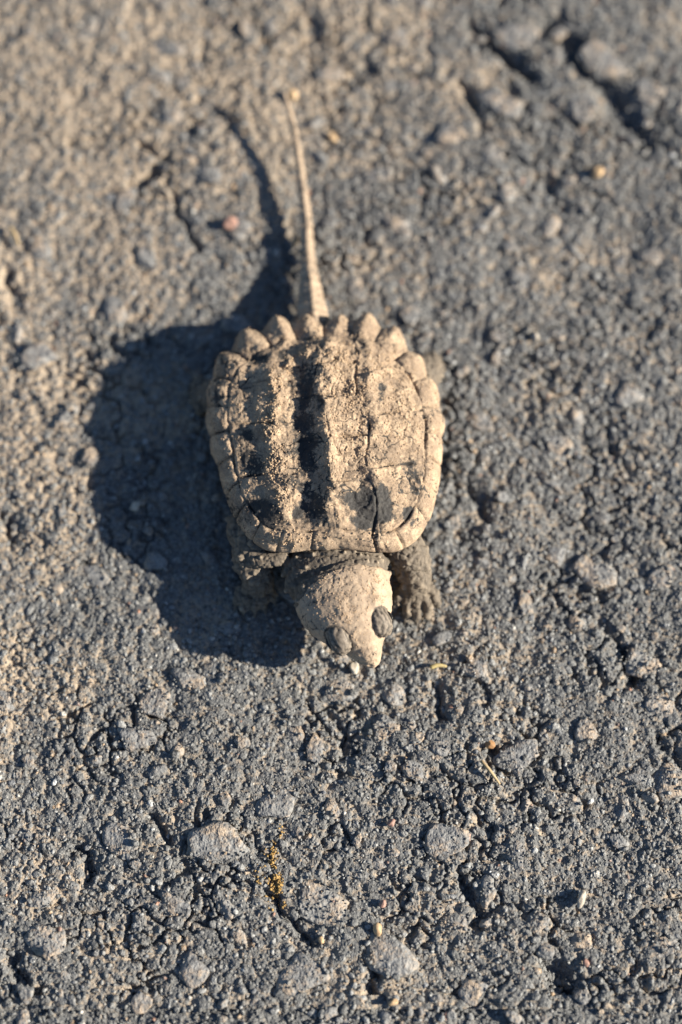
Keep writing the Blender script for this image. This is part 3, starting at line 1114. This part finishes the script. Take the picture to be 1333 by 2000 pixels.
tmp_me = bpy.data.meshes.new('tmp')
tmp_me.from_pydata([tuple(x) for x in np.vstack(body.v)], [], body.f)
tmp = bpy.data.objects.new('tmp', tmp_me)
scene.collection.objects.link(tmp)
md = tmp.modifiers.new('r', 'REMESH')
md.mode = 'VOXEL'
md.voxel_size = 0.145
ms = tmp.modifiers.new('s', 'SMOOTH')
ms.factor = 0.5
ms.iterations = 3
dg = bpy.context.evaluated_depsgraph_get()
ev = tmp.evaluated_get(dg)
em = ev.to_mesh()
bv = np.empty(len(em.vertices) * 3, np.float32)
em.vertices.foreach_get('co', bv)
bv = bv.reshape(-1, 3).astype(float)
bn = np.empty(len(em.vertices) * 3, np.float32)
em.vertices.foreach_get('normal', bn)
bn = bn.reshape(-1, 3).astype(float)
lt = np.empty(len(em.polygons), np.int32)
em.polygons.foreach_get('loop_total', lt)
li = np.empty(len(em.loops), np.int32)
em.loops.foreach_get('vertex_index', li)
assert (lt == 4).all()
bf = li.reshape(-1, 4)
ev.to_mesh_clear()
bpy.data.objects.remove(tmp)

# regions of the skin
rel = bv - H0
h_t = (rel @ hd) / HL
h_s = rel @ hp
BX, BY = to_px(bv)
head_m = sstep(-0.025, 0.025, h_t + 0.012 * vnoise(bv / 0.9, 120) + 0.17 - 0.19 * (h_s / 6.0) ** 2) * sstep(2.0, 3.5, bv[:, 2]) * (h_t < 1.3) * sstep(7.0, 6.5, np.abs(h_s))
tail_m = sstep(650, 610, BY)
top = sstep(0.1, 0.75, bn[:, 2])
# scales: pebbly cells everywhere but on the head, bigger warts on neck and arms
f1, f2, cid = worley(bv / 0.6, 130)
cell = sstep(0.0, 0.30, f2 - f1)
w1, w2, wid = worley(bv / 0.95, 131)
wart = sstep(0.36, 0.14, w1) * (wid > 0.3)
leg_m = sstep(7.0, 8.0, np.abs(h_s)) * (bv[:, 1] < CEN[1] - 8)
k1, k2, kid = worley(bv / 1.7, 134)
knob_ = sstep(0.42, 0.12, k1) * (kid > 0.35) * leg_m
wart = np.maximum(wart * (1 - 0.6 * leg_m), knob_)
lf1, lf2, lcid = worley(bv / 0.95, 135)
lcell = sstep(0.02, 0.24, lf2 - lf1)
cell = cell * (1 - leg_m) + lcell * leg_m
cid = np.where(leg_m > 0.5, lcid, cid)
skinm = (1 - head_m) * (1 - 0.75 * tail_m)
d = skinm * ((0.11 + 0.05 * leg_m) * sstep(0.3, 1.6, bv[:, 2]) * (cell - 0.5) + 0.34 * wart + 0.12 * fbm(bv / 1.2, 133, 3))
# head: fine plates and shallow cracks, low ridge between the eyes
p1, p2, pid = worley(bv / 1.15 + 0.2 * np.column_stack([vnoise(bv, 140), vnoise(bv, 141), vnoise(bv, 142)]), 143)
plates = np.exp(-((p2 - p1) / 0.05) ** 2) * sstep(0.05, 0.4, fbm(bv / 3, 144, 2) + 0.3)
d = d + head_m * (0.17 * fbm(bv / 1.1, 145, 4, 0.66) - 0.13 * plates + 0.10 * fbm(bv / 3.0, 146, 2))
ring = np.zeros(len(bv))
for e in EYES:
    fr = eye_frame(np.sign((e - H0) @ hp))
    rel_e = bv - (e + fr[2] * LID_OFF)
    de = np.linalg.norm(np.column_stack([rel_e @ f for f in fr]) / LID_AX, axis=1)
    ring = np.maximum(ring, np.exp(-(np.clip(de - 1.0, 0, None) / 0.17) ** 2) * (de > 0.5))
d = d - head_m * 0.12 * ring
lip = np.exp(-((head_m - 0.5) / 0.22) ** 2) * sstep(0.2, 0.6, bn[:, 2])
d = d - 0.12 * lip
# mouth line
jaw = 5.0 + 0.5 * h_t
mouth = np.exp(-((bv[:, 2] - jaw) / 0.14) ** 2) * head_m * sstep(0.25, 0.4, h_t)
d = d - 0.22 * mouth
# nostrils
for sgn in (-1, 1):
    nq = head_pt(0.985, 0.42 * sgn, 6.55)
    d = d - 0.25 * np.exp(-(np.linalg.norm(bv - nq, axis=1) / 0.26) ** 2)
# tail rings
tail_s = bv[:, 1]
d = d + tail_m * (0.05 * np.sin(tail_s * 5.0) + 0.05 * fbm(bv / 0.6, 150, 3)) * sstep(0.0, 1.0, 1.0)
# creases on neck
d = d - skinm * 0.22 * np.exp(-(vnoise(bv / np.array([3.2, 1.1, 1.8]), 151) / 0.13) ** 2)
fine = 0.035 * fbm(bv / 0.5, 152, 2)
bv2 = bv + bn * (d + fine)[:, None]
b_mud = head_m * (0.86 + 0.42 * fbm(bv / 1.2, 160, 4, 0.65) - 0.5 * plates) - 0.9 * head_m * ring - 0.5 * mouth
b_mud += tail_m * (0.62 + 0.25 * fbm(bv / 1.2, 161, 3) + 0.07 * np.sin(tail_s * 5.0))
b_mud += skinm * (1 - tail_m) * (0.2 - 0.14 * leg_m + 0.30 * fbm(bv / 2.6, 162, 3) - 0.25 * (1 - cell))
b_wart = skinm * np.clip(0.03 + 0.50 * cell * (0.3 + 0.9 * cid) * (0.35 + 0.22 * leg_m) + (0.85 - 0.4 * leg_m) * wart, 0, 1)
body_o = link('body', mesh_from('body', bv2, bf, True, {'mud': b_mud, 'wart': b_wart}), M_SKIN, turtle)

hwt = head_m * sstep(0.4, 0.9, bn[:, 2]) * (ring < 0.2) * (0.15 + sstep(0.0, 0.4, fbm(bv / 2.5, 165, 3)))
hk = crr.choice(len(bv2), 900, p=hwt / hwt.sum())
hr = 0.04 + 0.07 * crr.rand(900) ** 2
hv = np.einsum('nij,nkj->nki', rand_rot(900, crr), np.array(P1)[crr.randint(14, size=900)] * hr[:, None, None]) + bv2[hk][:, None, :]
hf = (ICO1[1][None] + (len(CR_V) + np.arange(900) * 12)[:, None, None]).reshape(-1, 3)
link('dirt_crumbs', mesh_from('dirt_crumbs', np.vstack([CR_V, hv.reshape(-1, 3)]), np.vstack([CR_F, hf]), True), M_CRUMB, turtle, kind='stuff')

# eyelids with wrinkles, and the eye showing in the slit
for k, (e, sgn) in enumerate(zip(EYES, (-1, 1))):
    v0, f0 = ico(4)
    along, low, out = eye_frame(sgn)
    # concentric folds around the outward axis, cells on top
    cosang = v0[:, 2]
    w_a, w_b, _ = worley(v0 * np.array([3.0, 3.9, 3.4]) + k * 9, 171)
    wrk = np.sin(v0[:, 1] * 15 + 2.2 * vnoise(v0 * 2.5, 170) + 2.5 * v0[:, 0] ** 2)
    dd = 0.035 * wrk + 0.08 * (sstep(0, 0.32, w_b - w_a) - 0.5) + 0.05 * vnoise(v0 * 2, 172)
    slit = np.exp(-((v0[:, 1] - 0.70) / 0.07) ** 2) * (np.abs(v0[:, 0]) < 0.75) * (v0[:, 2] > 0)
    dd = dd - 0.16 * slit
    v1 = v0 * (1 + dd)[:, None] * LID_AX
    if np.dot(np.cross(along, low), out) < 0:
        f0 = f0[:, ::-1]
    wv_ = v1[:, 0:1] * along + v1[:, 1:2] * low + v1[:, 2:3] * out
    link('eyelid', mesh_from('eyelid', wv_ + e + out * LID_OFF, f0, True, {'fold': np.clip(0.7 * np.clip(1 - (w_b - w_a) / 0.16, 0, 1) + 0.75 * sstep(-0.35, -0.85, wrk) + slit, 0, 1)}), M_LID, body_o)
    ev0 = ICO3[0] * np.array([0.75, 0.22, 0.5])
    ec = e + out * (LID_OFF - 0.2) + low * 0.95 + out * 0.98
    link('eye', mesh_from('eye', ev0[:, 0:1] * along + ev0[:, 1:2] * low + ev0[:, 2:3] * out + ec, ICO3[1], True), M_EYE, body_o)

# claws
for b3, dr in claws:
    side = np.cross(dr, [0, 0, 1.0])
    side /= np.linalg.norm(side)
    V, F = [], []
    for i, s in enumerate(np.linspace(0, 1, 6)):
        c = b3 - dr * 0.15 + dr * 1.15 * s + np.array([0, 0, -0.30 * s * s])
        r = 0.27 * (1 - s) ** 0.8 + 0.012
        for j in range(8):
            a = j * math.pi / 4
            V.append(c + r * (math.cos(a) * side + math.sin(a) * np.array([0, 0, 1.0])))
    for i in range(5):
        for j in range(8):
            q = (j + 1) % 8
            F.append((i * 8 + j, i * 8 + q, (i + 1) * 8 + q, (i + 1) * 8 + j))
    link('claw', mesh_from('claw', np.array(V), np.array(F), True), M_CLAW, body_o)

# plastron: the flat belly plate
pv_ = ICO3[0].copy()
pv_[:, 2] = np.sign(pv_[:, 2]) * np.abs(pv_[:, 2]) ** 0.5
pv_ = (pv_ * np.array([8.0, 11.0, 0.8])) @ rz.T + np.array([CEN[0], CEN[1], 1.7])
link('plastron', mesh_from('plastron', pv_, ICO3[1], True, {'mud': np.full(len(pv_), 0.3)}), M_SHELL, turtle)


# ------------------------------------------------------------------ small loose things on the road
def surf(px, py):
    p = P(px, py)
    p[2] = binder(p[None, :2])[0]
    return p


def pebble(name, px, py, size, cols, seed, label, cat='pebble', shape=(1, 0.8, 0.65), rot=None, cuts=6, lift=0.75):
    p = surf(px, py)
    v = lump(ICO3, seed, 0.3, cuts) * np.array(shape) * size
    a = rot if rot is not None else seed * 1.7
    c, s = math.cos(a), math.sin(a)
    v = v @ np.array([[c, -s, 0], [s, c, 0], [0, 0, 1]]).T
    m = mat_plain(name + '_mat', cols[0], cols[1], 0.5, 0.6, 0.05)
    o = link(name, mesh_from(name, v, ICO3[1], True), m, label=label, cat=cat, group='loose pebbles and scraps on the asphalt')
    o.location = Vector((p + np.array([0, 0, size * shape[2] * lift + 0.25])) * MM)
    return o


W_, T_, O_, R_ = ((0.44, 0.39, 0.32), (0.33, 0.275, 0.21)), ((0.52, 0.36, 0.20), (0.38, 0.25, 0.14)), ((0.36, 0.19, 0.08), (0.27, 0.15, 0.07)), ((0.34, 0.19, 0.145), (0.27, 0.165, 0.125))
pebble('pebble', 692, 1304, 0.85, W_, 1, 'whitish pebble just in front of the turtle\'s snout')
pebble('seed', 738, 1815, 0.85, T_, 2, 'tan teardrop seed below the large flat grey stone', 'seed', (0.62, 1.0, 0.6), 0.25, 2)
pebble('seed', 1135, 1756, 1.0, W_, 3, 'pale pointed seed lying near the lower right edge', 'seed', (0.55, 1.05, 0.55), -0.35, 2)
pebble('pebble', 452, 438, 1.15, R_, 4, 'pinkish red pebble left of the tail shadow')
pebble('pebble', 650, 264, 0.8, T_, 5, 'small tan pebble right of the tail tip')
pebble('pebble', 1168, 340, 0.9, T_, 6, 'rounded cream pebble below the deep dark crevice')
pebble('pebble', 572, 188, 1.0, T_, 7, 'tan pebble touching the tip of the tail')
pebble('pebble', 578, 468, 0.75, T_, 8, 'ochre pebble against the shaded side of the tail')
pebble('pebble', 958, 1453, 0.7, O_, 9, 'rust orange chip beside the dry grass stem')
pebble('pebble', 748, 1766, 0.55, R_, 10, 'tiny pink pebble above the teardrop seed')
pebble('pebble', 764, 1607, 0.6, R_, 11, 'reddish pebble in coarse grit above the flat stone')
pebble('pebble', 1046, 658, 0.7, W_, 12, 'small white pebble right of the rear rim of the shell')
pebble('pebble', 265, 990, 0.75, W_, 13, 'pale pebble lying inside the turtle\'s shadow')
pebble('pebble', 628, 1837, 0.5, T_, 14, 'tiny tan pebble at the lower tip of the big flat stone')
pebble('pebble', 768, 1958, 0.6, T_, 15, 'small tan pebble near the bottom edge of the picture')
pebble('pebble', 1145, 1880, 0.5, R_, 16, 'small pinkish pebble in the lower right corner area')


def stem(pts, r, label, name='dry_grass_stem', col=((0.40, 0.30, 0.17), (0.28, 0.20, 0.11))):
    s = Soup()
    q = []
    for x, y, h in pts:
        p = surf(x, y)
        p[2] += h
        q.append(p)
    s.tube(q, [r, r * 1.1, r * 0.5], 8, 4)
    me = bpy.data.meshes.new(name)
    me.from_pydata([tuple(np.array(x) * MM) for x in np.vstack(s.v)], [], s.f)
    me.polygons.foreach_set('use_smooth', np.ones(len(me.polygons), dtype=bool))
    link(name, me, mat_plain(name + '_mat', *col, 0.6, 0.7, 0.02), label=label, cat='grass stem', group='loose pebbles and scraps on the asphalt')


stem([(940, 1488, 0.7), (957, 1508, 0.9), (976, 1532, 0.6)], 0.22, 'short dry grass stem left of the hollow dusty stone')
stem([(20, 445, 0.9), (30, 460, 1.0), (38, 480, 0.8)], 0.3, 'blurred straw stub near the left edge')
stem([(842, 1305, 0.8), (855, 1301, 0.9), (872, 1303, 0.7)], 0.28, 'short yellow straw scrap right of the turtle\'s snout', col=((0.42, 0.33, 0.14), (0.30, 0.23, 0.11)))

# ochre lichen crumbs in a crevice by the big flat stone
lr_ = np.random.RandomState(9)
lp = []
for x, y, s, n in ((540, 1725, 9, 150), (533, 1670, 9, 60), (548, 1622, 5, 10), (535, 1745, 12, 30), (552, 1765, 5, 10), (512, 1700, 12, 14)):
    for _ in range(n):
        p = surf(x + lr_.normal(0, s * 0.6), y + lr_.normal(0, s * 1.1))
        p[2] += lr_.uniform(0.1, 0.4)
        lp.append(p)
lp = np.array(lp)
nl = len(lp)
lv = np.einsum('nij,nkj->nki', rand_rot(nl, lr_), np.array(P1)[lr_.randint(14, size=nl)] * lr_.uniform(0.07, 0.20, (nl, 1, 1))) + lp[:, None, :]
lf_ = (ICO1[1][None] + (np.arange(nl) * 12)[:, None, None]).reshape(-1, 3)
link('lichen', mesh_from('lichen', lv.reshape(-1, 3), lf_, True), mat_plain('ochre_lichen', (0.38, 0.23, 0.07), (0.27, 0.18, 0.08), 0.4, 0.9, 0.04),
     kind='stuff', label='ochre yellow lichen crumbs in the crevice above the big flat stone', cat='lichen')
